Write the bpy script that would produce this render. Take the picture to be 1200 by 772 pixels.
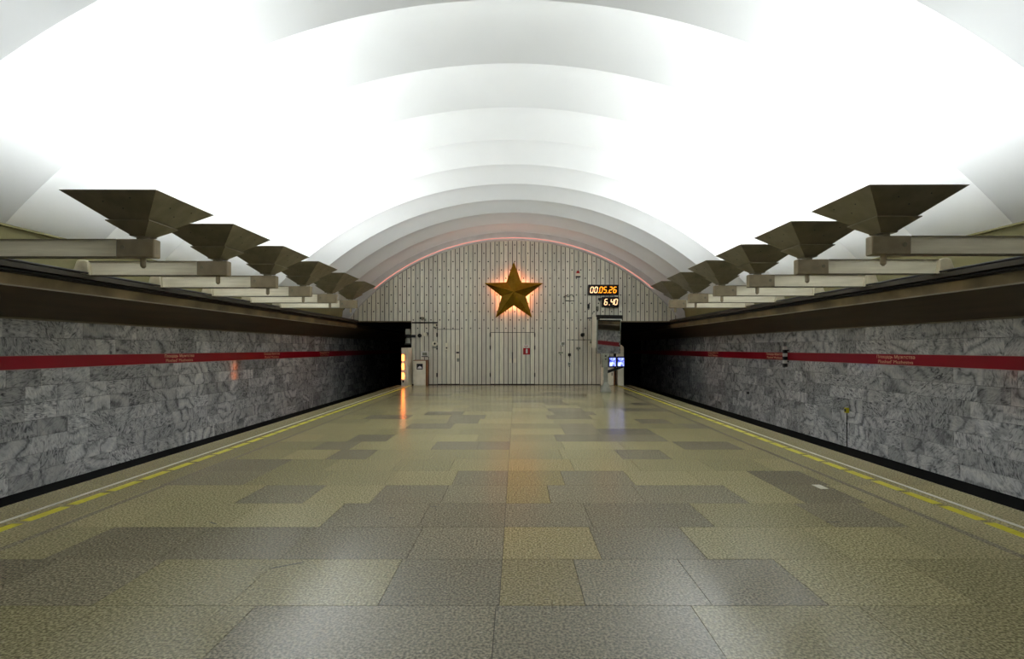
import bpy, bmesh, math, random
from mathutils import Vector, Matrix
for o in list(bpy.data.objects): bpy.data.objects.remove(o, do_unlink=True)
scene = bpy.context.scene
COL = scene.collection
random.seed(11)

# ------------------------------------------------------------------ camera
EYE = 1.65
cam_d = bpy.data.cameras.new('camera'); cam = bpy.data.objects.new('camera', cam_d); COL.objects.link(cam)
cam_d.sensor_width = 36.0; cam_d.lens = 36.0 * 590 / 1200
cam_d.shift_x = -5 / 1200; cam_d.shift_y = 22 / 1200
cam_d.clip_start = 0.05; cam_d.clip_end = 200
cam.location = (0.11, 0, EYE); cam.rotation_euler = (math.pi / 2, 0, 0)
scene.camera = cam

# ------------------------------------------------------------------ world, exposure, lamp strength
world = bpy.data.worlds.new('world'); scene.world = world; world.use_nodes = True
world.node_tree.nodes['Background'].inputs[0].default_value = (0.5, 0.5, 0.48, 1)
world.node_tree.nodes['Background'].inputs[1].default_value = 0.38    # light of the rest of the hall, through its open rear end
vs = scene.view_settings
vs.view_transform = 'Standard'; vs.look = 'None'; vs.gamma = 1.0; vs.use_curve_mapping = False
vs.exposure = 0.0
LAMP = 20.0            # radiance of the uplight trays

# ------------------------------------------------------------------ materials
def lin(r, g, b):
    def f(c):
        c /= 255.0
        return c / 12.92 if c <= 0.04045 else ((c + 0.055) / 1.055) ** 2.4
    return (f(r), f(g), f(b), 1.0)

def new_mat(name):
    m = bpy.data.materials.new(name); m.use_nodes = True
    nt = m.node_tree; b = nt.nodes['Principled BSDF']
    return m, nt, b

def N(nt, t, **kw):
    n = nt.nodes.new(t)
    for k, v in kw.items(): setattr(n, k, v)
    return n

def ramp(nt, stops):
    r = nt.nodes.new('ShaderNodeValToRGB')
    e = r.color_ramp.elements
    while len(e) < len(stops): e.new(0.5)
    for el, (p, c) in zip(e, stops): el.position = p; el.color = c
    return r

def surf(name, c1, c2=None, rough=0.5, metal=0.0, scale=4.0, bump=0.0, bscale=60.0, detail=4.0, spec=0.5, stretch=(1, 1, 1)):
    """plain procedural surface: two tones mixed by noise, optional fine bump"""
    m, nt, b = new_mat(name)
    b.inputs['Roughness'].default_value = rough; b.inputs['Metallic'].default_value = metal
    b.inputs['Specular IOR Level'].default_value = spec
    tc = N(nt, 'ShaderNodeTexCoord'); mp = N(nt, 'ShaderNodeMapping'); mp.inputs['Scale'].default_value = stretch
    nt.links.new(tc.outputs['Object'], mp.inputs['Vector'])
    n = N(nt, 'ShaderNodeTexNoise'); n.inputs['Scale'].default_value = scale; n.inputs['Detail'].default_value = detail
    nt.links.new(mp.outputs[0], n.inputs['Vector'])
    r = ramp(nt, [(0.35, c1), (0.65, c2 or c1)])
    nt.links.new(n.outputs['Fac'], r.inputs[0]); nt.links.new(r.outputs[0], b.inputs['Base Color'])
    if bump:
        n2 = N(nt, 'ShaderNodeTexNoise'); n2.inputs['Scale'].default_value = bscale
        nt.links.new(mp.outputs[0], n2.inputs['Vector'])
        bp = N(nt, 'ShaderNodeBump'); bp.inputs['Strength'].default_value = bump; bp.inputs['Distance'].default_value = 0.01
        nt.links.new(n2.outputs['Fac'], bp.inputs['Height']); nt.links.new(bp.outputs[0], b.inputs['Normal'])
    return m

def glow(name, col, strength, base=(0.02, 0.02, 0.02, 1)):
    m, nt, b = new_mat(name)
    b.inputs['Base Color'].default_value = base
    b.inputs['Emission Color'].default_value = col; b.inputs['Emission Strength'].default_value = strength
    return m

def piece_random(nt):
    """one random number per slab: per object and per loose island"""
    oi = N(nt, 'ShaderNodeObjectInfo'); ge = N(nt, 'ShaderNodeNewGeometry')
    a = N(nt, 'ShaderNodeMath', operation='ADD'); f = N(nt, 'ShaderNodeMath', operation='FRACT')
    nt.links.new(oi.outputs['Random'], a.inputs[0]); nt.links.new(ge.outputs['Random Per Island'], a.inputs[1])
    nt.links.new(a.outputs[0], f.inputs[0])
    return f

def marble_mat():
    m, nt, b = new_mat('grey_veined_marble')
    rnd = piece_random(nt)
    tc = N(nt, 'ShaderNodeTexCoord')
    # every slab is cut from another place of the block and turned
    wn = N(nt, 'ShaderNodeTexWhiteNoise', noise_dimensions='1D'); nt.links.new(rnd.outputs[0], wn.inputs['W'])
    sc = N(nt, 'ShaderNodeVectorMath', operation='SCALE'); sc.inputs['Scale'].default_value = 60.0
    nt.links.new(wn.outputs['Color'], sc.inputs[0])
    ang = N(nt, 'ShaderNodeMath', operation='MULTIPLY'); ang.inputs[1].default_value = 6.28; nt.links.new(rnd.outputs[0], ang.inputs[0])
    rot = N(nt, 'ShaderNodeVectorRotate', rotation_type='X_AXIS'); nt.links.new(tc.outputs['Object'], rot.inputs['Vector']); nt.links.new(ang.outputs[0], rot.inputs['Angle'])
    ad = N(nt, 'ShaderNodeVectorMath', operation='ADD'); nt.links.new(rot.outputs[0], ad.inputs[0]); nt.links.new(sc.outputs[0], ad.inputs[1])
    wv = N(nt, 'ShaderNodeTexWave', wave_type='BANDS', bands_direction='Y')
    wv.inputs['Scale'].default_value = 0.9; wv.inputs['Distortion'].default_value = 14.0
    wv.inputs['Detail'].default_value = 4.0; wv.inputs['Detail Scale'].default_value = 1.3
    nt.links.new(ad.outputs[0], wv.inputs['Vector'])
    r1 = ramp(nt, [(0.0, lin(84, 84, 85)), (0.22, lin(158, 157, 156)), (0.75, lin(172, 171, 169)), (1.0, lin(188, 186, 181))])
    nt.links.new(wv.outputs['Fac'], r1.inputs[0])
    st = N(nt, 'ShaderNodeVectorMath', operation='MULTIPLY'); st.inputs[1].default_value = (1.0, 1.0, 2.6); nt.links.new(ad.outputs[0], st.inputs[0])
    ns = N(nt, 'ShaderNodeTexNoise'); ns.inputs['Scale'].default_value = 6.0; ns.inputs['Detail'].default_value = 9.0; ns.inputs['Roughness'].default_value = 0.62; ns.inputs['Distortion'].default_value = 1.6
    nt.links.new(st.outputs[0], ns.inputs['Vector'])
    r2 = ramp(nt, [(0.37, lin(76, 76, 78)), (0.48, lin(148, 147, 146)), (0.58, lin(170, 169, 167)), (0.72, lin(188, 186, 180))])
    nt.links.new(ns.outputs['Fac'], r2.inputs[0])
    # some slabs strongly veined, some almost plain
    mv = N(nt, 'ShaderNodeMapRange'); mv.inputs['To Min'].default_value = 0.3; mv.inputs['To Max'].default_value = 1.0
    nt.links.new(wn.outputs['Value'], mv.inputs['Value'])
    mx = N(nt, 'ShaderNodeMix', data_type='RGBA'); nt.links.new(mv.outputs[0], mx.inputs['Factor'])
    nt.links.new(r1.outputs[0], mx.inputs['A']); nt.links.new(r2.outputs[0], mx.inputs['B'])
    br = N(nt, 'ShaderNodeMapRange'); br.inputs['To Min'].default_value = 1.12; br.inputs['To Max'].default_value = 1.98
    nt.links.new(rnd.outputs[0], br.inputs['Value'])
    hs = N(nt, 'ShaderNodeHueSaturation'); nt.links.new(br.outputs[0], hs.inputs['Value']); nt.links.new(mx.outputs['Result'], hs.inputs['Color'])
    nt.links.new(hs.outputs[0], b.inputs['Base Color'])
    b.inputs['Roughness'].default_value = 0.08
    b.inputs['Specular IOR Level'].default_value = 0.35
    return m

def granite_mat(name, dark, mid, light, rough=0.20):
    m, nt, b = new_mat(name)
    rnd = piece_random(nt)
    tc = N(nt, 'ShaderNodeNewGeometry')
    n1 = N(nt, 'ShaderNodeTexNoise'); n1.inputs['Scale'].default_value = 60.0; n1.inputs['Detail'].default_value = 3.0
    nt.links.new(tc.outputs['Position'], n1.inputs['Vector'])
    r1 = ramp(nt, [(0.37, dark), (0.50, mid), (0.63, light)])
    nt.links.new(n1.outputs['Fac'], r1.inputs[0])
    # scattered pale feldspar flecks
    vo = N(nt, 'ShaderNodeTexVoronoi'); vo.inputs['Scale'].default_value = 22.0; vo.voronoi_dimensions = '3D'; nt.links.new(tc.outputs['Position'], vo.inputs['Vector'])
    vr = ramp(nt, [(0.08, (0.6, 0.6, 0.6, 1)), (0.22, (0, 0, 0, 1))]); nt.links.new(vo.outputs['Distance'], vr.inputs[0])
    sep = N(nt, 'ShaderNodeSeparateColor'); nt.links.new(vo.outputs['Color'], sep.inputs[0])
    gt = N(nt, 'ShaderNodeMath', operation='GREATER_THAN'); gt.inputs[1].default_value = 0.78; nt.links.new(sep.outputs[0], gt.inputs[0])
    mu = N(nt, 'ShaderNodeMath', operation='MULTIPLY'); nt.links.new(vr.outputs[0], mu.inputs[0]); nt.links.new(gt.outputs[0], mu.inputs[1])
    mx = N(nt, 'ShaderNodeMix', data_type='RGBA'); nt.links.new(mu.outputs[0], mx.inputs['Factor'])
    nt.links.new(r1.outputs[0], mx.inputs['A']); mx.inputs['B'].default_value = lin(206, 200, 172)
    br = N(nt, 'ShaderNodeMapRange'); br.inputs['To Min'].default_value = 0.86; br.inputs['To Max'].default_value = 1.12
    nt.links.new(rnd.outputs[0], br.inputs['Value'])
    hs = N(nt, 'ShaderNodeHueSaturation'); nt.links.new(br.outputs[0], hs.inputs['Value']); nt.links.new(mx.outputs['Result'], hs.inputs['Color'])
    nt.links.new(hs.outputs[0], b.inputs['Base Color'])
    b.inputs['Roughness'].default_value = rough
    bp = N(nt, 'ShaderNodeBump'); bp.inputs['Strength'].default_value = 0.05; bp.inputs['Distance'].default_value = 0.004
    nt.links.new(n1.outputs['Fac'], bp.inputs['Height']); nt.links.new(bp.outputs[0], b.inputs['Normal'])
    return m

def plank_mat():
    m, nt, b = new_mat('brushed_metal_plank')
    rnd = piece_random(nt)
    tc = N(nt, 'ShaderNodeNewGeometry'); mp = N(nt, 'ShaderNodeMapping'); mp.inputs['Scale'].default_value = (6, 1, 0.9)
    nt.links.new(tc.outputs['Position'], mp.inputs['Vector'])
    n = N(nt, 'ShaderNodeTexNoise'); n.inputs['Scale'].default_value = 2.2; n.inputs['Detail'].default_value = 5.0
    nt.links.new(mp.outputs[0], n.inputs['Vector'])
    r = ramp(nt, [(0.3, lin(218, 213, 196)), (0.7, lin(236, 231, 214))]); nt.links.new(n.outputs['Fac'], r.inputs[0])
    br = N(nt, 'ShaderNodeMapRange'); br.inputs['To Min'].default_value = 0.85; br.inputs['To Max'].default_value = 1.12
    nt.links.new(rnd.outputs[0], br.inputs['Value'])
    hs = N(nt, 'ShaderNodeHueSaturation'); nt.links.new(br.outputs[0], hs.inputs['Value']); nt.links.new(r.outputs[0], hs.inputs['Color'])
    nt.links.new(hs.outputs[0], b.inputs['Base Color'])
    b.inputs['Metallic'].default_value = 0.25; b.inputs['Roughness'].default_value = 0.42
    return m

def screen_mat():
    m, nt, b = new_mat('monitor_picture')
    tc = N(nt, 'ShaderNodeTexCoord')
    n = N(nt, 'ShaderNodeTexNoise'); n.inputs['Scale'].default_value = 7.0; n.inputs['Detail'].default_value = 2.0
    nt.links.new(tc.outputs['Object'], n.inputs['Vector'])
    r = ramp(nt, [(0.42, lin(20, 28, 110)), (0.52, lin(120, 135, 255)), (0.7, lin(190, 200, 255))]); nt.links.new(n.outputs['Fac'], r.inputs[0])
    nt.links.new(r.outputs[0], b.inputs['Emission Color']); b.inputs['Emission Strength'].default_value = 2.6
    b.inputs['Base Color'].default_value = (0.01, 0.01, 0.02, 1)
    return m

M = {}
M['vault'] = surf('white_vault_plaster', (0.82, 0.82, 0.81, 1), (0.85, 0.85, 0.84, 1), rough=0.7, scale=0.7, bump=0.05, bscale=8)
M['archring'] = surf('white_arch_plaster', (0.70, 0.68, 0.66, 1), (0.62, 0.60, 0.58, 1), rough=0.6, scale=2)
M['olive'] = surf('olive_cove_paint', lin(150, 142, 96), lin(134, 128, 86), rough=0.6, scale=1.5)
M['brown'] = surf('brown_stained_concrete', lin(128, 108, 74), lin(86, 74, 50), rough=0.7, scale=1.6, bump=0.1, bscale=20)
M['slab'] = surf('dark_brown_concrete', lin(62, 54, 40), lin(48, 42, 31), rough=0.7, scale=2)  # ledge slab: a darker brown than the ledge face below it
M['fascia'] = surf('dark_brown_fascia', lin(112, 97, 66), lin(100, 86, 58), rough=0.6, scale=3, stretch=(1, 0.2, 3))
M['trimline'] = surf('pale_metal_trim', lin(140, 132, 110), lin(120, 112, 94), rough=0.4, scale=3)
M['cable'] = surf('black_cable', lin(24, 22, 20), lin(34, 30, 26), rough=0.5)
M['marble'] = marble_mat()
M['joint'] = surf('wall_mortar', lin(72, 72, 70), lin(58, 58, 57), rough=0.9, scale=20)
M['red'] = surf('crimson_band_enamel', lin(172, 5, 36), lin(164, 4, 32), rough=0.35, scale=2)
M['bandedge'] = surf('pink_band_edge', lin(190, 160, 150), lin(170, 140, 130), rough=0.5)
M['lettering'] = surf('tan_lettering', lin(255, 206, 168), lin(250, 196, 156), rough=0.5)
M['floorL'] = granite_mat('olive_granite', lin(115, 108, 76), lin(156, 147, 109), lin(196, 186, 143))
M['floorD'] = granite_mat('grey_granite', lin(94, 89, 70), lin(134, 126, 103), lin(172, 161, 133))
M['floorY'] = granite_mat('yellowish_granite', lin(112, 101, 68), lin(152, 139, 96), lin(192, 178, 132))
M['floorbase'] = surf('floor_joint_grout', lin(46, 44, 34), lin(38, 36, 28), rough=0.9, scale=10)
M['yellow'] = surf('yellow_edge_paint', lin(206, 196, 30), lin(190, 178, 26), rough=0.45, scale=14)
M['white'] = surf('white_edge_paint', lin(206, 202, 186), lin(190, 186, 168), rough=0.45, scale=9)
M['dark'] = surf('track_bed_black', lin(14, 13, 12), lin(20, 18, 16), rough=0.95, scale=6)
M['rail'] = surf('rail_steel', lin(70, 64, 58), lin(60, 54, 48), rough=0.4, metal=0.8)
M['tunnel'] = surf('tunnel_black', lin(16, 15, 14), lin(10, 10, 9), rough=0.95, scale=3)  # near-black tone for the tunnel walls and the foot of the track walls
M['plank'] = plank_mat()
M['plankback'] = surf('plank_gap_dark', lin(40, 36, 30), lin(32, 29, 24), rough=0.8)
M['rivet'] = surf('dark_rivet', lin(16, 14, 12), rough=0.5, metal=0.4)
M['gold'] = surf('gold_star_metal', lin(186, 152, 54), lin(164, 130, 42), rough=0.24, metal=1.0, scale=3)
M['shade'] = surf('dark_bronze_shade', lin(138, 129, 106), lin(122, 114, 92), rough=0.5, metal=0.2, scale=5)
M['shadeback'] = surf('white_reflector', (0.8, 0.8, 0.78, 1), rough=0.4)
M['beamcap'] = surf('taupe_beam_cap', lin(158, 143, 114), lin(140, 126, 100), rough=0.45, scale=6)
M['beampanel'] = surf('cream_beam_panel', lin(240, 232, 208), lin(222, 213, 188), rough=0.4, scale=3, stretch=(0.6, 1, 5))
M['foot'] = surf('cream_beam_foot', lin(206, 196, 168), lin(186, 176, 148), rough=0.5)
M['tray'] = glow('uplight_tray', (0.92, 0.98, 1.0, 1), LAMP, (0.8, 0.8, 0.8, 1))
M['black'] = surf('black_plastic', lin(26, 25, 24), lin(20, 19, 18), rough=0.4)
M['wcase'] = surf('off_white_enamel', lin(240, 233, 212), lin(228, 220, 198), rough=0.4, scale=4)
M['gcase'] = surf('grey_green_enamel', lin(150, 152, 138), lin(132, 134, 120), rough=0.45, scale=4)
M['wood'] = surf('orange_brown_wood', lin(156, 104, 56), lin(130, 84, 42), rough=0.5, scale=8, stretch=(6, 6, 0.6))
M['amber'] = glow('amber_digits', lin(255, 150, 30), 2.4)
M['ambw'] = glow('pale_amber_digits', lin(255, 200, 150), 2.2)
M['orange'] = glow('orange_signal_lamp', (1.0, 0.21, 0.03, 1), 11.0)
M['neon'] = glow('star_neon', (1.0, 0.34, 0.17, 1), 46.0)
M['redneon'] = glow('arch_neon', (1.0, 0.38, 0.30, 1), 1.0)
M['screen'] = screen_mat()
M['signred'] = surf('red_sign_paint', lin(170, 24, 30), rough=0.4)
M['signwhite'] = surf('white_sign_paint', lin(230, 228, 222), rough=0.4)
m, nt, b = new_mat('mirror_glass'); b.inputs['Metallic'].default_value = 1; b.inputs['Roughness'].default_value = 0.03
b.inputs['Base Color'].default_value = (0.72, 0.74, 0.74, 1); M['mirror'] = m

# ------------------------------------------------------------------ mesh helpers
class MB:
    def __init__(s): s.v = []; s.f = []
    def add(s, vs_, fs_):
        n = len(s.v); s.v += [tuple(v) for v in vs_]; s.f += [tuple(i + n for i in f) for f in fs_]; return s
    def box(s, x0, x1, y0, y1, z0, z1):
        return s.add([(x0,y0,z0),(x1,y0,z0),(x1,y1,z0),(x0,y1,z0),(x0,y0,z1),(x1,y0,z1),(x1,y1,z1),(x0,y1,z1)],
                     [(0,3,2,1),(4,5,6,7),(0,1,5,4),(1,2,6,5),(2,3,7,6),(3,0,4,7)])
    def prism(s, poly, axis, a, b):
        """poly: 2D outline; axis 'y' -> (x,z) outline swept along y; 'x' -> (y,z); 'z' -> (x,y)"""
        def p(q, t):
            return {'y': (q[0], t, q[1]), 'x': (t, q[0], q[1]), 'z': (q[0], q[1], t)}[axis]
        n = len(poly)
        vs_ = [p(q, a) for q in poly] + [p(q, b) for q in poly]
        return s.add(vs_, [tuple(range(n))[::-1], tuple(range(n, 2*n))] + [(i, (i+1) % n, n+(i+1) % n, n+i) for i in range(n)])
    def frustum(s, cx, cy, z0, h0, z1, h1, cap0=True, cap1=True):
        vs_ = [(cx+sx*h0, cy+sy*h0, z0) for sx, sy in ((-1,-1),(1,-1),(1,1),(-1,1))] + [(cx+sx*h1, cy+sy*h1, z1) for sx, sy in ((-1,-1),(1,-1),(1,1),(-1,1))]
        fs_ = [(i, (i+1) % 4, 4+(i+1) % 4, 4+i) for i in range(4)]
        if cap0: fs_.append((3,2,1,0))
        if cap1: fs_.append((4,5,6,7))
        return s.add(vs_, fs_)
    def tube(s, p0, p1, r0, r1=None, n=12):
        r1 = r0 if r1 is None else r1
        p0 = Vector(p0); p1 = Vector(p1); d = (p1 - p0).normalized()
        u = d.orthogonal().normalized(); w = d.cross(u)
        vs_ = []
        for p, r in ((p0, r0), (p1, r1)):
            for i in range(n):
                a = 2*math.pi*i/n; vs_.append(p + u*(r*math.cos(a)) + w*(r*math.sin(a)))
        return s.add(vs_, [tuple(range(n))[::-1], tuple(range(n, 2*n))] + [(i, (i+1) % n, n+(i+1) % n, n+i) for i in range(n)])
    def path(s, pts, r, n=8):
        for a, b_ in zip(pts[:-1], pts[1:]): s.tube(a, b_, r, n=n)
        return s
    def mesh(s, name, mat, smooth=False, bevel=0.0):
        me = bpy.data.meshes.new(name); me.from_pydata(s.v, [], s.f)
        bm = bmesh.new(); bm.from_mesh(me)
        bmesh.ops.recalc_face_normals(bm, faces=bm.faces)
        if bevel: bmesh.ops.bevel(bm, geom=bm.edges[:], offset=bevel, segments=1, affect='EDGES', clamp_overlap=True)
        bm.to_mesh(me); bm.free()
        if smooth:
            for p in me.polygons: p.use_smooth = True
        if mat: me.materials.append(M[mat])
        me.update(); return me
    def build(s, name, mat, parent=None, smooth=False, bevel=0.0):
        return link(name, s.mesh(name, mat, smooth, bevel), parent)

def link(name, me, parent=None, loc=None):
    o = bpy.data.objects.new(name, me); COL.objects.link(o)
    if parent: o.parent = parent
    if loc: o.location = loc
    return o

def empty(name, loc=(0, 0, 0), rz=0.0):
    o = bpy.data.objects.new(name, None); COL.objects.link(o); o.location = loc; o.rotation_euler.z = rz
    o.empty_display_size = 0.2; return o

def tag(o, label=None, cat=None, group=None, kind=None):
    for k, v in (('label', label), ('category', cat), ('group', group), ('kind', kind)):
        if v: o[k] = v
    return o

# ------------------------------------------------------------------ measures of the place
YB, YE = -7.0, 22.7          # back of the modelled hall, end wall
XP = 5.235                   # platform edge
XW = 8.6                     # marble track wall
YT = 38.0                    # far end of the tunnels
ZR, RV = 1.65 + 5.26, 10.25  # lip of the vault ribs: crown height and radius
ZC = ZR - RV

# ------------------------------------------------------------------ floor
fl = MB().prism([(-XP+0.02, -0.03), (XP-0.02, -0.03), (XP-0.02, -0.3), (XP-0.5, -0.34), (XP-0.5, -1.15), (-XP+0.5, -1.15), (-XP+0.5, -0.34), (-XP+0.02, -0.3)], 'y', YB, YE)
floor = fl.build('floor', 'floorbase')
tag(floor, 'polished station platform floor of olive and grey granite tiles', 'floor', kind='structure')

ROW0, PITCH = 3.23, 0.71     # first clearly seen joint and row depth
XB = 4.19                    # inner edge of the border course
L, D, Y = 'floorL', 'floorD', 'floorY'
rows = {
 -1: [(-4.19,L),(-3.4,L),(-2.55,L),(-1.56,D),(-0.02,D),(1.23,L),(2.3,L),(3.3,L)],
 0: [(-4.19,D),(-3.45,D),(-2.62,L),(-1.74,L),(-0.78,D),(0.0,Y),(0.555,D),(1.37,D),(2.12,L),(3.1,L)],
 1: [(-4.19,L),(-3.6,D),(-2.7,D),(-1.74,D),(-0.75,D),(0.0,Y),(0.78,D),(1.61,L),(2.73,L),(3.5,L)],
 2: [(-4.19,L),(-3.5,L),(-2.6,L),(-1.71,D),(-0.8,D),(0.0,D),(0.82,D),(1.95,L),(3.06,D),(3.74,L)],
 3: [(-4.19,L),(-3.6,L),(-2.90,D),(-2.17,L),(-1.46,D),(-0.7,D),(0.0,Y),(0.48,D),(1.5,D),(2.6,L),(3.2,D),(3.85,L)],
 4: [(-4.19,D),(-3.2,L),(-2.3,L),(-1.5,L),(-0.67,D),(0.0,Y),(0.7,D),(1.55,L),(2.4,L),(3.2,D),(3.9,L)],
 5: [(-4.19,D),(-3.2,L),(-2.5,L),(-1.6,L),(-0.8,L),(0.0,Y),(0.9,L),(1.8,L),(2.8,L),(3.6,L)],
 6: [(-4.19,L),(-3.4,L),(-2.74,D),(-2.13,L),(-1.2,L),(0.0,L),(0.8,L),(1.7,D),(2.43,L),(3.3,L)],
 7: [(-4.19,L),(-3.25,D),(-2.62,L),(-2.0,L),(-1.29,D),(-0.54,D),(0.0,L),(0.9,L),(1.9,L),(2.86,D),(3.84,L)],
 8: [(-4.19,L),(-3.5,L),(-2.9,D),(-2.2,L),(-1.4,L),(-0.6,L),(0.0,L),(0.83,D),(1.8,D),(2.82,L),(3.5,L)],
}
rt = random.Random(5)
def random_row():
    xs = [-XB]
    for a, b_ in ((-XB, 0.0), (0.0, XB)):
        x = a
        while True:
            x += rt.choice((0.7, 0.85, 0.95, 1.05))
            if x > b_ - 0.5: break
            xs.append(x)
        if b_ == 0.0: xs.append(0.0)
    return [(x, D if rt.random() < 0.27 else L) for x in xs]
tiles = []                   # (depth, x0, x1, y0, y1, material)
k = -4
while True:
    y0 = ROW0 + k*PITCH; y1 = min(y0 + PITCH, YE)
    if y0 > YE - 0.05: break
    row = rows.get(k) or random_row()
    for i, (x, mt) in enumerate(row):
        x1 = row[i+1][0] if i+1 < len(row) else XB
        tiles.append((x, x1, y0, y1, mt))
    k += 1
yb = ROW0 - 4*PITCH
while yb < YE - 0.05:
    y1 = min(yb + 2*PITCH, YE)
    for s_ in (-1, 1):
        tiles.append((min(s_*XB, s_*XP), max(s_*XB, s_*XP), yb, y1, L))
    yb = y1
tiles.sort(key=lambda t: -( (t[1]-t[0]) / max(t[2], 1.2) ** 2))
rest = {}
for n_, (x0, x1, y0, y1, mt) in enumerate(tiles):
    g = 0.0022
    if n_ < 300:
        w, d = round(x1-x0, 3), round(y1-y0, 3)
        mb = MB().box(-w/2+g, w/2-g, -d/2+g, d/2-g, -0.03, 0.0)
        o = mb.build('floor_tile', mt, floor); o.location = ((x0+x1)/2, (y0+y1)/2, 0.0)
    else:
        rest.setdefault(mt, MB()).box(x0+g, x1-g, y0+g, y1-g, -0.03, 0.0)
for mt, mb in rest.items():
    o = mb.build('far_floor_tiles', mt, floor); tag(o, kind='stuff')
o = MB().box(-XP, XP, YB, ROW0-4*PITCH-0.003, -0.03, 0.0).build('floor_behind', 'floorL', floor)

# painted edge lines
for s_ in (-1, 1):
    MB().box(s_*4.775-0.026, s_*4.775+0.026, YB, YE, 0.0, 0.0016).build('white_line', 'white', floor)
    MB().box(s_*4.12-0.035, s_*4.12+0.035, YB, YE, 0.0, 0.0012).build('dark_border_strip', 'floorD', floor)
dash = MB().box(-0.055, 0.055, -0.215, 0.215, 0, 0.0018).mesh('edge_dash', 'yellow')
for s_ in (-1, 1):
    y = 3.78 + (0.02 if s_ < 0 else 0.045) + 0.215
    while y < YE - 0.25:
        link('edge_dash', dash, floor, (s_*4.58, y, 0)); y += 0.505
link('floor_patch', MB().box(-0.05, 0.05, -0.09, 0.09, 0, 0.002).mesh('floor_patch', 'white'), floor, (3.73, 6.0, 0.0))
# scuffs and scratches: small dark strips of dirt in the joints
for (x, y, w, a) in ((-1.63, 3.83, 0.22, 0.5), (-2.75, 4.75, 0.12, -0.5), (3.12, 4.78, 0.14, 0.1), (1.62, 6.02, 0.06, 0.3), (-0.75, 5.25, 0.07, 0.2), (-1.1, 4.9, 0.05, 0)):
    o = MB().box(-w/2, w/2, -0.005, 0.005, 0, 0.001).build('scuff_mark', 'rivet', floor); o.location = (x, y, 0.0); o.rotation_euler.z = a

# ------------------------------------------------------------------ track beds
for i, s_ in enumerate((-1, 1)):
    a, b_ = sorted((s_*(XP-0.45), s_*(XW+0.4)))
    tb = MB().box(a, b_, YB, YT, -1.35, -1.15).build('track_bed', 'dark')
    tag(tb, 'dark sunken track bed beside the %s platform edge' % ('left', 'right')[i], 'track bed', kind='structure')
    for rx in (6.15, 7.67):
        MB().box(s_*rx-0.035, s_*rx+0.035, YB, YT, -1.15, -1.0).build('rail', 'rail', tb)

# ------------------------------------------------------------------ marble track walls
SW = 0.63
slab_cache = {}
def slab_mesh(w, h):
    key = (round(w, 3), round(h, 3))
    if key not in slab_cache:
        slab_cache[key] = MB().box(0, 0.03, -w/2+0.0025, w/2-0.0025, -h/2+0.0025, h/2-0.0025).mesh('marble_slab', 'marble', bevel=0.002)
    return slab_cache[key]
def track_wall(side):
    s_ = -1 if side == 'left' else 1
    a, b_ = sorted((s_*(XW+0.03), s_*(XW+0.4)))
    w = MB().box(a, b_, YB, YT, -1.25, 2.6).build('wall_'+side, 'joint')
    tag(w, 'grey veined marble wall behind the %s track' % side, 'wall', kind='structure')
    low = MB().box(min(s_*(XW+0.03), s_*(XW+0.02)), max(s_*(XW+0.03), s_*(XW+0.02)), YB, YT, -1.25, -0.885).build('dark_wall_foot', 'tunnel', w)
    hs = 2.155/7
    zrows = [(-0.88 + i*hs, hs) for i in range(7)] + [(1.52, 0.32), (1.84, 0.32)]
    rr = random.Random(3 if s_ < 0 else 8)
    items = []
    for zi, (z, h) in enumerate(zrows):
        y = 5.2 + rr.uniform(0, 0.6)
        while y < 34:
            ww = rr.choice((0.63, 0.63, 0.63, 0.63, 0.44, 0.52, 0.80))
            items.append((y, ww, z, h)); y += ww
    items.sort(key=lambda t: abs(t[0]-9.5) if t[0] > 7.4 else 40)
    mb = MB()
    for n_, (y, ww, z, h) in enumerate(items):
        if n_ < 300:
            o = link('marble_slab', slab_mesh(ww, h), w, (s_*XW, y+ww/2, z+h/2))
            if s_ < 0: o.rotation_euler.z = math.pi
        else:
            a, b_ = sorted((s_*XW, s_*(XW+0.03)))
            mb.box(a, b_, y+0.0025, y+ww-0.0025, z+0.0025, z+h-0.0025)
    a, b_ = sorted((s_*XW, s_*(XW+0.03)))
    for (z, h) in zrows: mb.box(a, b_, YB, 5.19, z+0.0025, z+h-0.0025)
    tag(mb.build('far_marble_slabs', 'marble', w), kind='stuff')
    # crimson name band
    a, b_ = sorted((s_*(XW-0.012), s_*(XW+0.03)))
    band = MB().box(a, b_, YB, YT, 1.282, 1.513).build('name_band', 'red', w)
    band['label'] = 'crimson band with the station name'
    a, b_ = sorted((s_*(XW-0.006), s_*(XW+0.03)))
    MB().box(a, b_, YB, YT, 1.270, 1.282).build('band_edge', 'bandedge', band)
    MB().box(a, b_, YB, YT, 1.513, 1.522).build('band_edge', 'bandedge', band)
    return w, band
wallL, bandL = track_wall('left')
wallR, bandR = track_wall('right')

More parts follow.
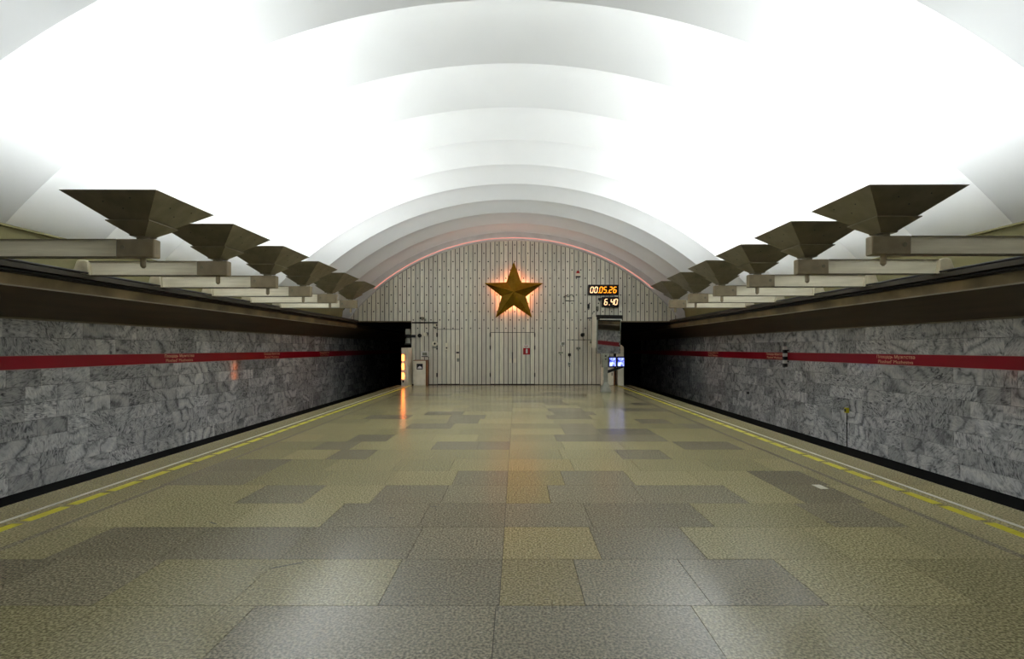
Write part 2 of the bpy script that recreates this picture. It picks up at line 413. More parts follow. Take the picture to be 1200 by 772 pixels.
def text_mesh(body, size, mat, width=None, ext=0.002):
    cu = bpy.data.curves.new('lettering', 'FONT'); cu.body = body; cu.size = size; cu.extrude = ext
    cu.align_x = 'CENTER'; cu.align_y = 'CENTER'
    o = bpy.data.objects.new('lettering', cu); COL.objects.link(o)
    dg = bpy.context.evaluated_depsgraph_get(); dg.update()
    me = bpy.data.meshes.new_from_object(o.evaluated_get(dg))
    bpy.data.objects.remove(o, do_unlink=True)
    if width:
        xs = [v.co.x for v in me.vertices]; f = width / (max(xs)-min(xs)); c = (max(xs)+min(xs))/2
        for v in me.vertices: v.co.x = (v.co.x - c)*f
    me.materials.clear(); me.materials.append(M[mat]); return me
words = []                  # (mesh, centre along the line, height)
for z, line in ((1.452, (('Площадь', 0.50, -0.315), ('Мужества', 0.58, 0.275))), (1.342, (("Ploshad'", 0.43, -0.305), ('Muzhestva', 0.56, 0.24)))):
    for wd, width, off in line: words.append((text_mesh(wd, 0.105, 'lettering', width), off, z))
for s_, band, ys in ((-1, bandL, (13.02, 17.93, 22.85)), (1, bandR, (11.27, 16.5, 21.7))):
    for y in ys:
        for me, off, z in words:
            o = link('station_name', me, band, (s_*(XW-0.015), y - s_*off, z))
            o.rotation_euler = (math.pi/2, 0, math.pi/2 if s_ < 0 else -math.pi/2)

# ------------------------------------------------------------------ ledges over the tracks
for i, s_ in enumerate((-1, 1)):
    side = ('left', 'right')[i]
    def P(pts): return [(s_*x, z) for x, z in pts]
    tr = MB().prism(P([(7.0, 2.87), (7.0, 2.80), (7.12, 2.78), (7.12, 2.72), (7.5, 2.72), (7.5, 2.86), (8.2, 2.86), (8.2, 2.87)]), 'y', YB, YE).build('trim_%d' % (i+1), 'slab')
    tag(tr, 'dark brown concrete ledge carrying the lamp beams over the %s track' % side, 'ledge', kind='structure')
    MB().prism(P([(7.66, 3.50), (7.74, 2.87), (9.2, 2.87), (9.2, 3.50)]), 'y', YB, YE).build('cove_wall', 'olive', tr)
    MB().prism(P([(7.60, 3.53), (7.60, 3.50), (9.2, 3.50), (9.2, 3.53)]), 'y', YB, YE).build('cove_moulding', 'olive', tr)
    MB().prism(P([(7.09, 2.735), (7.12, 2.555), (7.5, 2.555), (7.5, 2.735)]), 'y', YB, YE).build('ledge_face', 'brown', tr)
    MB().prism(P([(7.10, 2.565), (7.10, 2.545), (7.16, 2.545), (7.16, 2.565)]), 'y', YB, YE).build('trim_strip', 'trimline', tr)
    MB().prism(P([(7.13, 2.556), (8.63, 2.165), (9.0, 2.165), (9.0, 2.72), (7.13, 2.72)]), 'y', YB, YT).build('sloping_soffit', 'fascia', tr)
    MB().prism(P([(8.55, 2.185), (8.55, 2.155), (8.63, 2.155), (8.63, 2.185)]), 'y', YB, YT).build('trim_strip', 'trimline', tr)
    for (x, z, r) in ((7.06, 2.765, 0.022), (7.1, 2.735, 0.018), (7.03, 2.90, 0.02), (7.16, 2.895, 0.016)):
        MB().tube((s_*x, YB, z), (s_*x, YE, z), r, n=8).build('cable', 'cable', tr, smooth=True)

# ------------------------------------------------------------------ vault
lips = [7.6 + 1.7*k for k in range(-8, 9)] + [YE]
ceil = empty('ceiling'); tag(ceil, 'white ribbed concrete vault of stepped arch bands', 'ceiling', kind='structure')
def vault_band(y0, y1, off1=0.0):
    RISE, NP, NT = 0.37, 72, 14
    mb = MB()
    def ring(y, off):
        R = RV + off; phi = math.acos((3.50 - ZC)/R)
        out = []
        for j in range(NP+1):
            a = -phi + 2*phi*j/NP; out.append((R*math.sin(a), y, ZC + R*math.cos(a)))
        return out
    def strip(a, b_):
        n = len(a); mb.add(a+b_, [(j, j+1, n+j+1, n+j) for j in range(n-1)])
    rings = []
    for t in range(NT+1):
        u = t/NT
        off = RISE*4*u*(1-u) + off1*u
        rings.append(ring(y0+(y1-y0)*u, off))
    n = NP+1
    vs_ = [p for r in rings for p in r]
    mb.add(vs_, [(t*n+j, t*n+j+1, (t+1)*n+j+1, (t+1)*n+j) for t in range(NT) for j in range(NP)])
    # solid back, so the shell has thickness
    strip(ring(y0, 0.58), ring(y1, 0.58))
    me = mb.mesh('vault_band', 'vault', smooth=True)
    return link('vault_band', me, ceil)
for a, b_ in zip(lips[:-1], lips[1:]): vault_band(a, b_, -0.10 if b_ == YE else 0.0)

# ------------------------------------------------------------------ end wall
RA, ZA = 9.6, 6.49 - 9.6          # arch of the end wall
def arch_z(x): return ZA + math.sqrt(max(RA*RA - x*x, 0))
XO, ZO = 4.62, 2.876              # portal inner side, portal head
ew = MB().box(-9.2, 9.2, YE+0.02, YE+0.3, ZO, 7.4).box(-XO, XO, YE+0.02, YE+0.3, -1.15, ZO).build('wall_end', 'plankback')
tag(ew, 'end wall clad in vertical grey metal planks under the vault', 'wall', kind='structure')
PW = 0.1985
door_defs = [(-1.06, -0.06, 2.36), (-0.06, 0.94, 2.36), (-3.46, -2.45, 2.50)]   # leaf x0, x1, head
door_objs = []
for i, (x0, x1, zt) in enumerate(door_defs):
    d = MB().box(x0, x1, YE-0.002, YE+0.02, 0.03, zt).build('door_%d' % (i+1), 'plankback')
    tag(d, ('left leaf of the plank-clad double door under the star', 'right leaf of the plank-clad double door under the star', 'single plank-clad door beside the cream cabinet')[i], 'door', kind='structure')
    door_objs.append(d)
def plank(x0, x1, z0, z1a, z1b, parent, dy=0.0):
    mb = MB().prism([(x0, z0), (x1, z0), (x1, z1b), (x0, z1a)], 'y', YE-0.028-dy, YE-0.001)
    return mb.build('plank', 'plank', parent)
x = -38*PW - 0.06
rivets = MB()
pi_ = 0
while x < 7.6:
    x0, x1 = x+0.015, x+PW-0.015
    zb = ZO+0.0 if (x0 < -XO or x1 > XO) else 0.02
    za, zb2 = arch_z(x0)+0.03, arch_z(x1)+0.03
    if min(za, zb2) > zb + 0.05:
        xm = (x0+x1)/2
        dn = next((j for j, (a, b_, zt) in enumerate(door_defs) if a < xm < b_), None)
        if dn is None:
            plank(x0, x1, zb, za, zb2, ew)
        else:
            zt = door_defs[dn][2]
            plank(x0, x1, 0.05, zt-0.01, zt-0.01, door_objs[dn], 0.008)
            plank(x0, x1, zt+0.012, za, zb2, ew)
        z = 2.55 + (0.375/2 if False else 0) + (0.375 if pi_ % 2 else 0.0)
        while z < arch_z(xm) - 0.15:
            if zb < z - 0.1: rivets.tube((xm, YE-0.04, z), (xm, YE-0.02, z), 0.030, 0.032, n=6)
            z += 0.75
    x += PW; pi_ += 1
tag(rivets.build('rivet_heads', 'rivet', ew), kind='stuff')
MB().box(-XO, XO, YE-0.045, YE, 0.0, 0.035).build('kick_strip', 'plankback', ew)
MB().box(-XO-2.85, -XO, YE-0.05, YE+0.02, ZO-0.05, ZO).build('portal_lintel', 'fascia', ew)
MB().box(XO, XO+2.85, YE-0.05, YE+0.02, ZO-0.05, ZO).build('portal_lintel', 'fascia', ew)
# hinges and door furniture
for (di, hx) in ((0, -1.06), (1, 0.94), (2, -3.46)):
    for hz in (0.45, 1.68, 2.25):
        MB().tube((hx, YE-0.05, hz-0.09), (hx, YE-0.05, hz+0.09), 0.028, n=8).build('hinge', 'black', door_objs[di])
for di, px in ((0, -0.17), (1, 0.03)):
    MB().box(px-0.045, px+0.075, YE-0.06, YE-0.03, 1.0, 1.2).build('lock_plate', 'wcase', door_objs[di])
MB().box(-0.085, -0.035, YE-0.10, YE-0.03, 1.0, 1.48).build('door_handle', 'black', door_objs[0])
MB().box(-2.59, -2.46, YE-0.05, YE-0.03, 1.05, 1.8).build('lock_plate', 'wcase', door_objs[2])
MB().box(-2.59, -2.46, YE-0.09, YE-0.045, 1.42, 1.49).build('door_handle', 'black', door_objs[2])
MB().box(-2.56, -2.46, YE-0.09, YE-0.045, 1.05, 1.2).build('padlock', 'gcase', door_objs[2])

# arch moulding round the end wall, red neon in its cove
def arc_ring(name, r0, r1, y0, y1, mat, parent, half=None, zmin=2.88):
    mb = MB(); NP = 72
    secs = []
    for j in range(NP+1):
        ph = half if half else math.acos((zmin - ZA)/r1)
        a = -ph + 2*ph*j/NP
        sn, cs = math.sin(a), math.cos(a)
        secs.append([(r0*sn, y0, ZA+r0*cs), (r0*sn, y1, ZA+r0*cs), (r1*sn, y1, ZA+r1*cs), (r1*sn, y0, ZA+r1*cs)])
    vs_ = [p for s_ in secs for p in s_]
    fs_ = [(4*j+q, 4*j+(q+1) % 4, 4*(j+1)+(q+1) % 4, 4*(j+1)+q) for j in range(NP) for q in range(4)] + [(0, 1, 2, 3), (4*NP+3, 4*NP+2, 4*NP+1, 4*NP)]
    return mb.add(vs_, fs_).build(name, mat, parent)
arc_ring('arch_moulding', RA, RA+0.07, YE-0.16, YE+0.01, 'archring', ew)
arc_ring('arch_moulding', RA+0.07, RA+0.42, YE-0.06, YE+0.01, 'archring', ew)
tube = arc_ring('neon_tube', RA+0.11, RA+0.135, YE-0.10, YE-0.075, 'redneon', None, half=0.70)
tag(tube, 'thin red neon tube in the cove around the end arch', 'neon tube')

# tunnels behind the end wall
for i, s_ in enumerate((-1, 1)):
    a, b_ = sorted((s_*XO, s_*(XO-0.3)))
    t = MB().box(a, b_, YE+0.3, YT, -1.2, 3.2)
    a, b_ = sorted((s_*(XO-0.3), s_*9.2)); t.box(a, b_, YT, YT+0.3, -1.3, 3.2).box(a, b_, YE+0.3, YT, ZO, 3.2)
    o = t.build('wall_tunnel_'+('left', 'right')[i], 'tunnel')
    tag(o, 'black tunnel mouth beside the end wall on the %s' % ('left', 'right')[i], 'tunnel', kind='structure')

# ------------------------------------------------------------------ cantilever uplights
def lamp_meshes(s_):
    """local x runs from the beam root at 0 towards the platform (sign -s_)"""
    d = -s_
    def X(a, b_): return sorted((d*a, d*b_))
    me = {}
    a, b_ = X(0.05, 1.96)
    me['beam'] = MB().box(a, b_, -0.045, 0.045, 0.012, 0.232).mesh('beam', 'beampanel')
    me['bottom_flange'] = MB().box(a, b_, -0.065, 0.065, 0.0, 0.012).mesh('bottom_flange', 'shade')
    me['top_flange'] = MB().box(a, b_, -0.065, 0.065, 0.232, 0.244).mesh('top_flange', 'shade')
    a, b_ = X(1.96, 2.47)
    me['end_cap'] = MB().box(a, b_, -0.068, 0.068, -0.003, 0.244).mesh('end_cap', 'beamcap', bevel=0.012)
    me['plug'] = MB().tube((d*2.05, -0.074, 0.13), (d*2.05, 0.074, 0.13), 0.03, n=12).mesh('plug', 'shade')
    me['foot'] = MB().prism([(d*-0.02, 0.235), (d*0.02, 0.255), (d*0.13, 0.255), (d*0.17, 0.22), (d*0.20, 0.002), (d*-0.14, 0.002), (d*-0.08, 0.05)], 'y', -0.11, 0.11).mesh('foot', 'foot', bevel=0.012)
    sx = d*2.28
    me['neck'] = MB().tube((sx, 0, 0.235), (sx, 0, 0.285), 0.075, n=16).mesh('neck', 'shade', smooth=False)
    me['lower_shade'] = MB().frustum(sx, 0, 0.275, 0.10, 0.29, 0.115).frustum(sx, 0, 0.29, 0.10, 0.435, 0.285).frustum(sx, 0, 0.435, 0.285, 0.445, 0.285).mesh('lower_shade', 'shade')
    u = MB().frustum(sx, 0, 0.445, 0.245, 0.73, 0.597, cap0=True, cap1=False)
    u.frustum(sx, 0, 0.73, 0.597, 0.735, 0.597, False, False)
    u.add([(sx+sx_*h, sy_*h, 0.735) for h in (0.597, 0.585) for sx_, sy_ in ((-1,-1),(1,-1),(1,1),(-1,1))], [(i, (i+1) % 4, 4+(i+1) % 4, 4+i) for i in range(4)])
    me['upper_shade'] = u.mesh('upper_shade', 'shade')
    me['reflector'] = MB().frustum(sx, 0, 0.50, 0.295, 0.734, 0.585, False, False).mesh('reflector', 'shadeback')
    me['lamp_tray'] = MB().box(sx-0.57, sx+0.57, -0.57, 0.57, 0.72, 0.73).mesh('lamp_tray', 'tray')
    me['finial'] = MB().tube((sx, 0, 0.0), (sx, 0, -0.115), 0.034, n=10).tube((sx, 0, -0.115), (sx, 0, -0.14), 0.034, 0.012, n=10).mesh('finial', 'beamcap')
    sb = MB()
    for dx, dy in ((0.25, -0.51), (-0.2, -0.47), (0.05, -0.39)):
        hh = -dy
        z = 0.445 + (hh-0.245)/(0.597-0.245)*0.285
        sb.tube((sx+dx*hh/0.6, dy-0.004, z-0.004), (sx+dx*hh/0.6, dy+0.006, z+0.006), 0.008, n=6)
        sb.tube((sx+d*(hh+0.004), dx*hh/0.6, z-0.004), (sx+d*(hh-0.006), dx*hh/0.6, z+0.006), 0.008, n=6)
    me['screw_heads'] = sb.mesh('screw_heads', 'black')
    return me
ordn = ('nearest', 'second nearest', 'third nearest', 'fourth nearest', 'fifth nearest', 'farthest')
for s_, y0, side in ((-1, 6.79, 'left'), (1, 6.60, 'right')):
    ms = lamp_meshes(s_)
    for k in range(6):
        y = y0 + k*(1.70 if s_ < 0 else 1.725)
        root = empty('cantilever_lamp', (s_*7.2, y, 2.868))
        tag(root, '%s inverted-pyramid uplight on a cream beam over the %s track' % (ordn[k], side), 'lamp', 'pyramid lamps over the %s track' % side)
        par = {}
        for nm in ('beam', 'end_cap', 'foot', 'neck', 'lower_shade', 'upper_shade', 'finial'):
            par[nm] = link(nm, ms[nm], root)
        for nm, pn in (('bottom_flange', 'beam'), ('top_flange', 'beam'), ('plug', 'end_cap'), ('reflector', 'upper_shade'), ('lamp_tray', 'upper_shade'), ('screw_heads', 'upper_shade')):
            o = link(nm, ms[nm], par[pn])
            if nm == 'screw_heads': o['kind'] = 'stuff'

# ------------------------------------------------------------------ gold star
SX, SZ, SR = 0.0, 4.13, 1.38
sr = empty('gold_star', (SX, YE-0.045, SZ)); tag(sr, 'large faceted gold five-pointed star on the plank end wall', 'star')
pts = []
for i in range(10):
    a = math.pi/2 + i*math.pi/5; r = SR if i % 2 == 0 else SR*0.415
    pts.append((r*math.cos(a), r*math.sin(a)))
vs_ = [(0, -0.52, 0)] + [(p[0], -0.20, p[1]) for p in pts] + [(p[0], -0.16, p[1]) for p in pts]
fs_ = [(0, 1+i, 1+(i+1) % 10) for i in range(10)] + [(1+i, 11+i, 11+(i+1) % 10, 1+(i+1) % 10) for i in range(10)] + [tuple(range(11, 21))]
MB().add(vs_, fs_).build('faceted_body', 'gold', sr)
for i in range(5):
    a = math.pi/2 + (2*i+1)*math.pi/5
    c, s2 = math.cos(a), math.sin(a)
    for sg in (-1, 1):
        b2 = a + sg*math.pi/5
        p0 = (0.50*c, -0.075, 0.50*s2); p1 = (0.93*math.cos(b2), -0.075, 0.93*math.sin(b2))
        MB().tube(p0, p1, 0.016, n=8).build('backlight_tube', 'neon', sr)
    MB().tube((0.3*c, 0, 0.3*s2), (0.3*c, -0.17, 0.3*s2), 0.03, n=8).build('standoff', 'black', sr)

# ------------------------------------------------------------------ interval clocks
SEG = {'0': 'abcdef', '1': 'bc', '2': 'abged', '3': 'abgcd', '4': 'fgbc', '5': 'afgcd', '6': 'afgecd', '7': 'abc', '8': 'abcdefg', '9': 'abcdfg'}
def digit(ch, w, h, t):
    mb = MB(); g = t*0.25
    def hs(x0, x1, z): mb.box(x0+g, x1-g, -0.012, 0, z-t/2, z+t/2)
    def vs2(x, z0, z1): mb.box(x-t/2, x+t/2, -0.012, 0, z0+g, z1-g)
    for s_ in SEG[ch]:
        if s_ == 'a': hs(-w/2, w/2, h/2)
        if s_ == 'g': hs(-w/2, w/2, 0)
        if s_ == 'd': hs(-w/2, w/2, -h/2)
        if s_ == 'f': vs2(-w/2, 0, h/2)
        if s_ == 'b': vs2(w/2, 0, h/2)
        if s_ == 'e': vs2(-w/2, -h/2, 0)
        if s_ == 'c': vs2(w/2, -h/2, 0)
    mb.v = [(x + 0.14*z, y, z) for x, y, z in mb.v]
    return mb
def clock(name, label, cx, cz, w, h, items):
    r = empty(name, (cx, YE-0.03, cz)); tag(r, label, 'clock')
    MB().box(-w/2, w/2, -0.16, 0, -h/2, h/2).build('housing', 'black', r, bevel=0.012)
    MB().box(-w/2+0.04, w/2-0.04, -0.165, -0.158, -h/2+0.04, h/2-0.04).build('dark_glass', 'dark', r)
    for (ch, x, mt) in items:
        if ch == '.': mb = MB().box(-0.016, 0.016, -0.012, 0, -0.145, -0.113)
        elif ch == ':': mb = MB().box(-0.016, 0.016, -0.012, 0, -0.08, -0.048).box(-0.005, 0.027, -0.012, 0, 0.05, 0.082)
        else: mb = digit(ch, 0.115, 0.25, 0.032)
        o = mb.build('digit' if ch.isdigit() else 'point', mt, r); o.location = (x, -0.166, 0)
    return r
clock('interval_clock', 'wide black digital display with amber digits 00.05.26', 4.02, 4.26, 1.36, 0.47,
      [('0', -0.53, 'ambw'), ('0', -0.345, 'ambw'), ('.', -0.235, 'amber'), ('0', -0.12, 'amber'), ('5', 0.065, 'amber'), ('.', 0.175, 'amber'), ('2', 0.31, 'amber'), ('6', 0.50, 'amber')])
clock('time_clock', 'smaller black digital display below it with digits 6:40', 4.32, 3.72, 0.76, 0.46,
      [('6', -0.20, 'ambw'), ('.', -0.05, 'ambw'), ('4', 0.08, 'ambw'), ('0', 0.245, 'ambw')])

# ------------------------------------------------------------------ driver's mirror
mr = empty('platform_mirror', (4.02, 21.3, 1.42))
tag(mr, 'large hanging platform mirror reflecting the marble wall beside the right portal', 'mirror')
mr.rotation_euler = (math.radians(2.0), 0, math.radians(11.5))
MB().box(-0.53, 0.53, 0.005, 0.06, 0.0, 1.58).build('mirror_back', 'gcase', mr)
MB().box(-0.50, 0.50, -0.002, 0.006, 0.02, 1.42).build('mirror_glass', 'mirror', mr)
MB().box(-0.55, 0.56, -0.10, 0.08, 1.43, 1.63).build('mirror_hood', 'plankback', mr)
MB().tube((-0.45, -0.10, 1.45), (0.52, -0.10, 1.45), 0.022, n=8).build('tube_light', 'signwhite', mr)
MB().box(-0.74, -0.56, 0.0, 0.06, 0.25, 1.55).build('side_channel', 'wcase', mr)
for hx in (-0.4, 0.4): MB().box(hx-0.03, hx+0.03, 0.03, 1.5, 1.5, 1.56).build('support_arm', 'black', mr)

# ------------------------------------------------------------------ monitor stand
ms_ = empty('monitor_stand', (3.50, 19.1, 0)); tag(ms_, 'pale pedestal carrying two small lit screens by the right portal', 'monitor stand')
MB().frustum(0, 0, 0.0, 0.185, 0.06, 0.18).frustum(0, 0, 0.06, 0.17, 0.36, 0.075).build('base', 'gcase', ms_)
MB().box(-0.07, 0.07, -0.07, 0.07, 0.34, 0.98).build('column', 'gcase', ms_)
MB().box(-0.15, 0.10, -0.12, 0.12, 0.93, 1.46).build('control_box', 'gcase', ms_, bevel=0.01)
MB().tube((-0.02, -0.13, 1.36), (-0.02, -0.10, 1.36), 0.035).build('button', 'black', ms_)
MB().tube((-0.02, -0.13, 1.24), (-0.02, -0.10, 1.24), 0.03).build('button', 'black', ms_)
MB().prism([(0.0, 0.70), (0.06, 0.70), (0.68, 0.92), (0.68, 0.98), (0.0, 0.80)], 'y', -0.04, 0.04).build('bracket', 'black', ms_)
for cx in (0.225, 0.535):
    mo = MB().box(cx-0.15, cx+0.15, -0.20, 0.14, 0.93, 1.34).build('monitor', 'black', ms_, bevel=0.012)
    sc_ = MB().box(-0.115, 0.115, -0.005, 0.005, -0.155, 0.155).build('screen', 'screen', mo); sc_.location = (cx, -0.203, 1.135)

# ------------------------------------------------------------------ things on and by the end wall, left
o = empty('cream_cabinet', (-4.14, YE-0.35, 0)); tag(o, 'low cream cabinet with a dark window and brown edge beside the left portal', 'cabinet')
MB().box(-0.27, 0.27, -0.2, 0.30, 0.0, 1.10).build('body', 'wcase', o, bevel=0.01)
MB().box(0.27, 0.30, -0.21, 0.30, 0.0, 1.12).build('edge_trim', 'wood', o)
MB().box(-0.28, 0.30, -0.21, 0.30, 1.10, 1.13).build('top_trim', 'wood', o)
MB().box(-0.25, 0.25, -0.215, -0.20, 0.03, 1.07).build('door', 'wcase', o)
MB().box(-0.13, 0.14, -0.22, -0.21, 0.72, 0.97).build('dark_window', 'black', o)
MB().prism([(-0.09, 0.76), (0.11, 0.76), (0.08, 0.83), (0.01, 0.87), (-0.06, 0.83)], 'y', -0.226, -0.219).build('emblem', 'signwhite', o)

o = empty('signal_column', (-4.78, YE-0.4, 0)); tag(o, 'tall pale column with three glowing orange lamps at the left portal', 'signal light')
o.rotation_euler.z = math.radians(-14)
MB().box(-0.16, 0.16, -0.12, 0.30, 0.0, 1.68).build('body', 'wcase', o, bevel=0.008)
for z0 in (0.30, 0.71, 1.10):
    MB().box(-0.125, -0.02, -0.135, -0.118, z0, z0+0.26).build('orange_lamp', 'orange', o)
MB().box(-0.10, -0.04, -0.14, -0.118, 0.14, 0.24).build('key_switch', 'black', o)

# pipe rail with cctv and loudspeakers
o = empty('pipe_rail', (-3.9, YE-0.03, 2.80)); tag(o, 'thin dark pipe rail across the planks above the cream cabinet', 'pipe')
MB().tube((-0.68, -0.06, 0), (0.46, -0.06, 0), 0.03, n=8).build('pipe', 'black', o)
for px in (-0.6, 0.0, 0.4): MB().tube((px, -0.07, 0), (px, 0, 0), 0.022, n=8).build('pipe_clip', 'black', o)

def cctv(label, loc, rz, mat='wcase'):
    o = empty('security_camera', loc, rz); tag(o, label, 'camera')
    MB().box(-0.05, 0.05, -0.03, 0.0, -0.05, 0.05).build('wall_plate', 'gcase', o)
    MB().tube((0, -0.02, 0), (0, -0.16, 0.02), 0.018, n=8).build('arm', 'black', o)
    MB().box(-0.06, 0.06, -0.36, -0.10, 0.0, 0.11).build('body', mat, o, bevel=0.01)
    MB().tube((0, -0.39, 0.055), (0, -0.355, 0.055), 0.04, n=12).build('lens', 'black', o)
cctv('small pale camera hung below the right end of the pipe rail', (-3.60, YE-0.03, 2.62), 0.5)
cctv('pale camera standing above the middle of the pipe rail', (-4.0, YE-0.03, 2.93), -0.4, 'gcase')
cctv('small camera on the white channel beside the platform mirror', (3.47, YE-0.03, 1.92), 0.3, 'gcase')

def horn(label, loc, rz, mat):
    o = empty('horn_loudspeaker', loc, rz); tag(o, label, 'loudspeaker')
    MB().box(-0.05, 0.05, -0.03, 0, -0.06, 0.06).build('wall_plate', 'black', o)
    MB().tube((0, -0.02, 0), (0, -0.12, 0), 0.02, 0.03, n=10).build('driver', mat, o)
    MB().tube((0, -0.12, 0), (0, -0.26, -0.03), 0.03, 0.09, n=16).build('bell', mat, o)
horn('black horn loudspeaker above the cream cabinet', (-4.24, YE-0.06, 2.24), 0.2, 'black')
horn('pale horn loudspeaker right of the black horn', (-3.90, YE-0.06, 2.30), -0.15, 'wcase')
horn('black horn loudspeaker left of the platform mirror', (3.13, YE-0.07, 2.27), -0.3, 'black')

o = empty('round_bell', (-3.55, YE-0.03, 1.86)); tag(o, 'round pale alarm bell on the planks right of the cream cabinet', 'bell')
MB().tube((0, 0, 0), (0, -0.06, 0), 0.13, 0.12, n=20).build('gong', 'wcase', o)
MB().tube((0, -0.06, 0), (0, -0.09, 0), 0.045, n=12).build('boss', 'black', o)
MB().box(-0.11, 0.11, -0.05, 0, -0.20, -0.12).build('bell_base', 'gcase', o)

o = empty('wall_telephone', (-3.99, YE-0.03, 1.39)); tag(o, 'small white box with a dark screen above the cream cabinet', 'control box')
MB().box(-0.17, 0.17, -0.12, 0, -0.13, 0.13).build('case', 'signwhite', o, bevel=0.015)
MB().box(-0.10, 0.10, -0.13, -0.118, -0.06, 0.07).build('screen', 'gcase', o)
MB().box(-0.14, 0.14, -0.125, -0.115, -0.12, -0.09).build('keypad', 'black', o)

o = empty('switch_box', (-3.02, YE-0.03, 1.75)); tag(o, 'tiny pale switch box on the single plank door', 'switch box')
MB().box(-0.06, 0.06, -0.05, 0, -0.16, 0.14).build('case', 'wcase', o); MB().box(-0.03, 0.03, -0.065, -0.05, -0.12, -0.05).build('rocker', 'black', o)

o = empty('portal_lantern', (-4.72, YE-0.25, 2.15)); tag(o, 'grey ribbed lantern hung at the edge of the left portal', 'lantern')
MB().tube((0, 0, -0.35), (0, 0, 0.3), 0.04, n=8).build('stem', 'black', o)
for z in (-0.28, 0.12): MB().tube((0, 0, z), (0, 0, z+0.24), 0.12, 0.10, n=12).build('lamp_glass', 'gcase', o)
for z in (-0.33, 0.05): MB().tube((0, 0, z), (0, 0, z+0.05), 0.15, n=12).build('collar', 'black', o)
MB().box(0.0, 0.35, -0.02, 0.02, 0.02, 0.06).build('bracket', 'black', o)
MB().box(0.05, 0.3, 0.0, 0.22, -0.02, 0.1).build('wall_arm', 'black', o)

# fire sign on the right door leaf
o = empty('extinguisher_sign', (0.57, YE-0.04, 1.53)); tag(o, 'small red and white fire extinguisher sign on the right door leaf', 'sign')
MB().box(-0.15, 0.15, -0.012, 0, -0.16, 0.13).build('red_plate', 'signred', o)
MB().box(-0.03, 0.05, -0.018, -0.011, -0.11, 0.06).tube((0.01, -0.018, 0.06), (0.01, -0.011, 0.06), 0.04, n=10).build('extinguisher_symbol', 'signwhite', o)
MB().box(-0.13, 0.10, -0.012, 0, 0.17, 0.27).build('caption_plate', 'signwhite', o)
MB().box(-0.10, 0.07, -0.016, -0.011, 0.205, 0.235).build('caption_bar', 'signred', o)

# ------------------------------------------------------------------ end wall, right
o = empty('alarm_siren', (2.88, YE-0.03, 5.02)); tag(o, 'small red and white siren high on the planks right of the star', 'siren')
MB().tube((0, -0.09, -0.14), (0, -0.09, -0.02), 0.10, 0.11, n=14).build('siren_base', 'wcase', o)
MB().tube((0, -0.09, -0.02), (0, -0.09, 0.10), 0.09, 0.05, n=14).build('red_dome', 'signred', o)
MB().box(-0.06, 0.06, -0.05, 0, -0.1, 0.02).build('bracket', 'black', o)
MB().box(-0.1, 0.1, -0.16, -0.02, -0.19, -0.14).build('siren_foot', 'black', o)

o = empty('coat_bracket', (2.50, YE-0.03, 3.90)); tag(o, 'small dark wire bracket on the planks between star and clocks', 'bracket')
MB().path([(-0.28, -0.05, 0.04), (-0.16, -0.05, 0.12), (-0.05, -0.05, 0.06), (0.02, -0.05, 0.14), (0.12, -0.05, 0.17), (0.22, -0.05, 0.02)], 0.014).build('hook_wire', 'black', o)
MB().path([(-0.2, -0.05, 0.08), (-0.18, -0.05, -0.12), (0.22, -0.05, -0.12)], 0.014).build('rail_wire', 'black', o)
for px in (-0.18, 0.2): MB().tube((px, -0.05, -0.12), (px, 0, -0.12), 0.012, n=6).build('peg', 'black', o)

o = empty('conduit_run', (2.55, YE-0.03, 2.03)); tag(o, 'thin grey conduit running across the planks to the platform mirror', 'conduit')
MB().path([(-0.15, -0.03, 0), (0.95, -0.03, 0), (1.0, -0.03, -0.1)], 0.016).build('pipe', 'gcase', o)
MB().path([(0.95, -0.03, 0), (0.95, -0.03, 1.1), (1.02, -0.03, 1.25)], 0.018).build('riser', 'gcase', o)
for px in (0.1, 0.6): MB().box(px-0.02, px+0.02, -0.045, 0, -0.025, 0.025).build('clip', 'black', o)

def jbox(label, x, z, w, h, mat, lid='gcase'):
    o = empty('junction_box', (x, YE-0.03, z)); tag(o, label, 'junction box')
    MB().box(-w/2, w/2, -0.09, 0, -h/2, h/2).build('case', mat, o, bevel=0.008)
    MB().box(-w/2+0.015, w/2-0.015, -0.1, -0.09, -h/2+0.015, h/2-0.015).build('lid', lid, o)
    MB().tube((0, -0.05, -h/2-0.06), (0, -0.05, -h/2), 0.02, n=8).build('gland', 'black', o)
jbox('small white box, upper left of the cluster right of the double door', 2.20, 1.86, 0.18, 0.14, 'signwhite')
jbox('pale flat box, lower left of the cluster right of the double door', 2.10, 1.45, 0.24, 0.10, 'wcase')
jbox('small black box at the middle of the cluster right of the double door', 2.50, 1.36, 0.12, 0.12, 'black', 'black')
jbox('small white box with a cable, lowest of the cluster right of the double door', 2.49, 0.95, 0.13, 0.15, 'signwhite')
jbox('flat grey box under the conduit left of the platform mirror', 2.90, 1.65, 0.18, 0.10, 'gcase')
jbox('small dark box on the planks left of the 6:40 clock', 3.86, 3.86, 0.14, 0.10, 'black', 'black')
jbox('narrow dark box on the planks above the mirror hood', 3.76, 3.44, 0.09, 0.18, 'plankback')
jbox('slim black box left of the mirror hood', 3.36, 3.54, 0.08, 0.20, 'black', 'black')

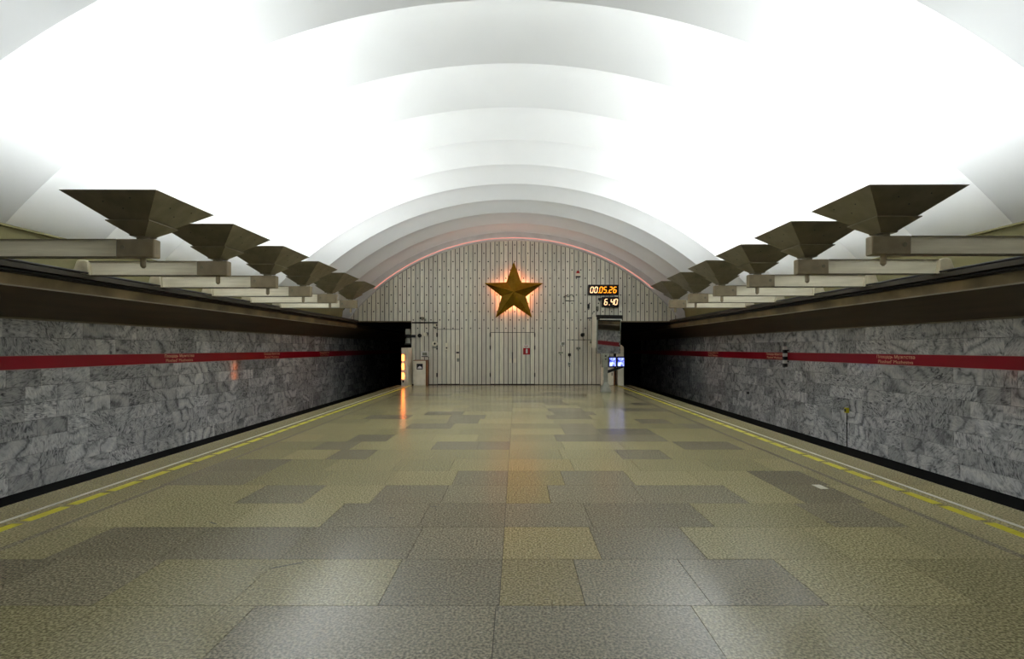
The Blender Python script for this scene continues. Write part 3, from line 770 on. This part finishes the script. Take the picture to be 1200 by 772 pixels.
o = empty('white_cabinet', (4.15, YE-0.35, 0)); tag(o, 'low white cabinet behind the monitor pedestal', 'cabinet')
MB().box(-0.25, 0.25, -0.2, 0.30, 0.0, 0.95).build('body', 'wcase', o, bevel=0.01)
MB().box(-0.22, 0.22, -0.215, -0.2, 0.04, 0.91).build('door', 'wcase', o)
MB().box(0.15, 0.18, -0.24, -0.215, 0.45, 0.58).build('handle', 'black', o)
MB().box(0.25, 0.30, -0.2, 0.30, 0.0, 0.97).build('edge_trim', 'wood', o)

o = empty('portal_column', (4.74, YE-0.25, 0)); tag(o, 'pale metal column at the edge of the right portal', 'column')
MB().box(-0.14, 0.14, -0.12, 0.2, 0.0, 1.70).build('body', 'wcase', o, bevel=0.008)
MB().box(-0.12, 0.12, -0.135, -0.12, 0.1, 1.6).build('cover', 'wcase', o)
MB().frustum(0, 0.04, 1.70, 0.14, 1.80, 0.06).build('cap', 'wcase', o)

# ------------------------------------------------------------------ things on the right marble wall
o = empty('striped_marker', (XW-0.02, 15.7, 1.07)); tag(o, 'black and white striped stop marker post on the right marble wall', 'marker')
nseg = 6
for i in range(nseg):
    z = i*0.64/nseg
    MB().box(-0.14, -0.04, -0.05, 0.05, z, z+0.64/nseg).build('stripe', 'black' if i % 2 == 0 else 'signwhite', o)
for z in (0.15, 0.5): MB().box(-0.05, 0.02, -0.02, 0.02, z, z+0.04).build('bracket', 'black', o)

o = empty('yellow_call_box', (XW-0.002, 12.88, 0.06)); tag(o, 'tiny yellow box with a thin cable down the right marble wall', 'box')
MB().box(-0.07, 0, -0.05, 0.05, -0.06, 0.07).build('case', 'yellow', o, bevel=0.006)
MB().box(-0.076, -0.068, -0.03, 0.03, -0.03, 0.04).build('cover', 'black', o)
MB().tube((-0.03, 0.0, -0.06), (-0.03, 0.0, -0.93), 0.012, n=6).build('cable', 'cable', o)
for (y, z, lab) in ((20.0, 1.02, 'tiny pale plug on the far right marble wall below the band'), (18.4, 0.02, 'tiny black plug low on the far right marble wall')):
    o = empty('wall_plug', (XW-0.002, y, z)); tag(o, lab, 'plug')
    MB().tube((0, 0, 0), (-0.04, 0, 0), 0.05, 0.045, n=10).build('rim', 'signwhite' if 'pale' in lab else 'black', o)
    MB().tube((-0.04, 0, 0), (-0.06, 0, 0), 0.025, n=8).build('core', 'black', o)
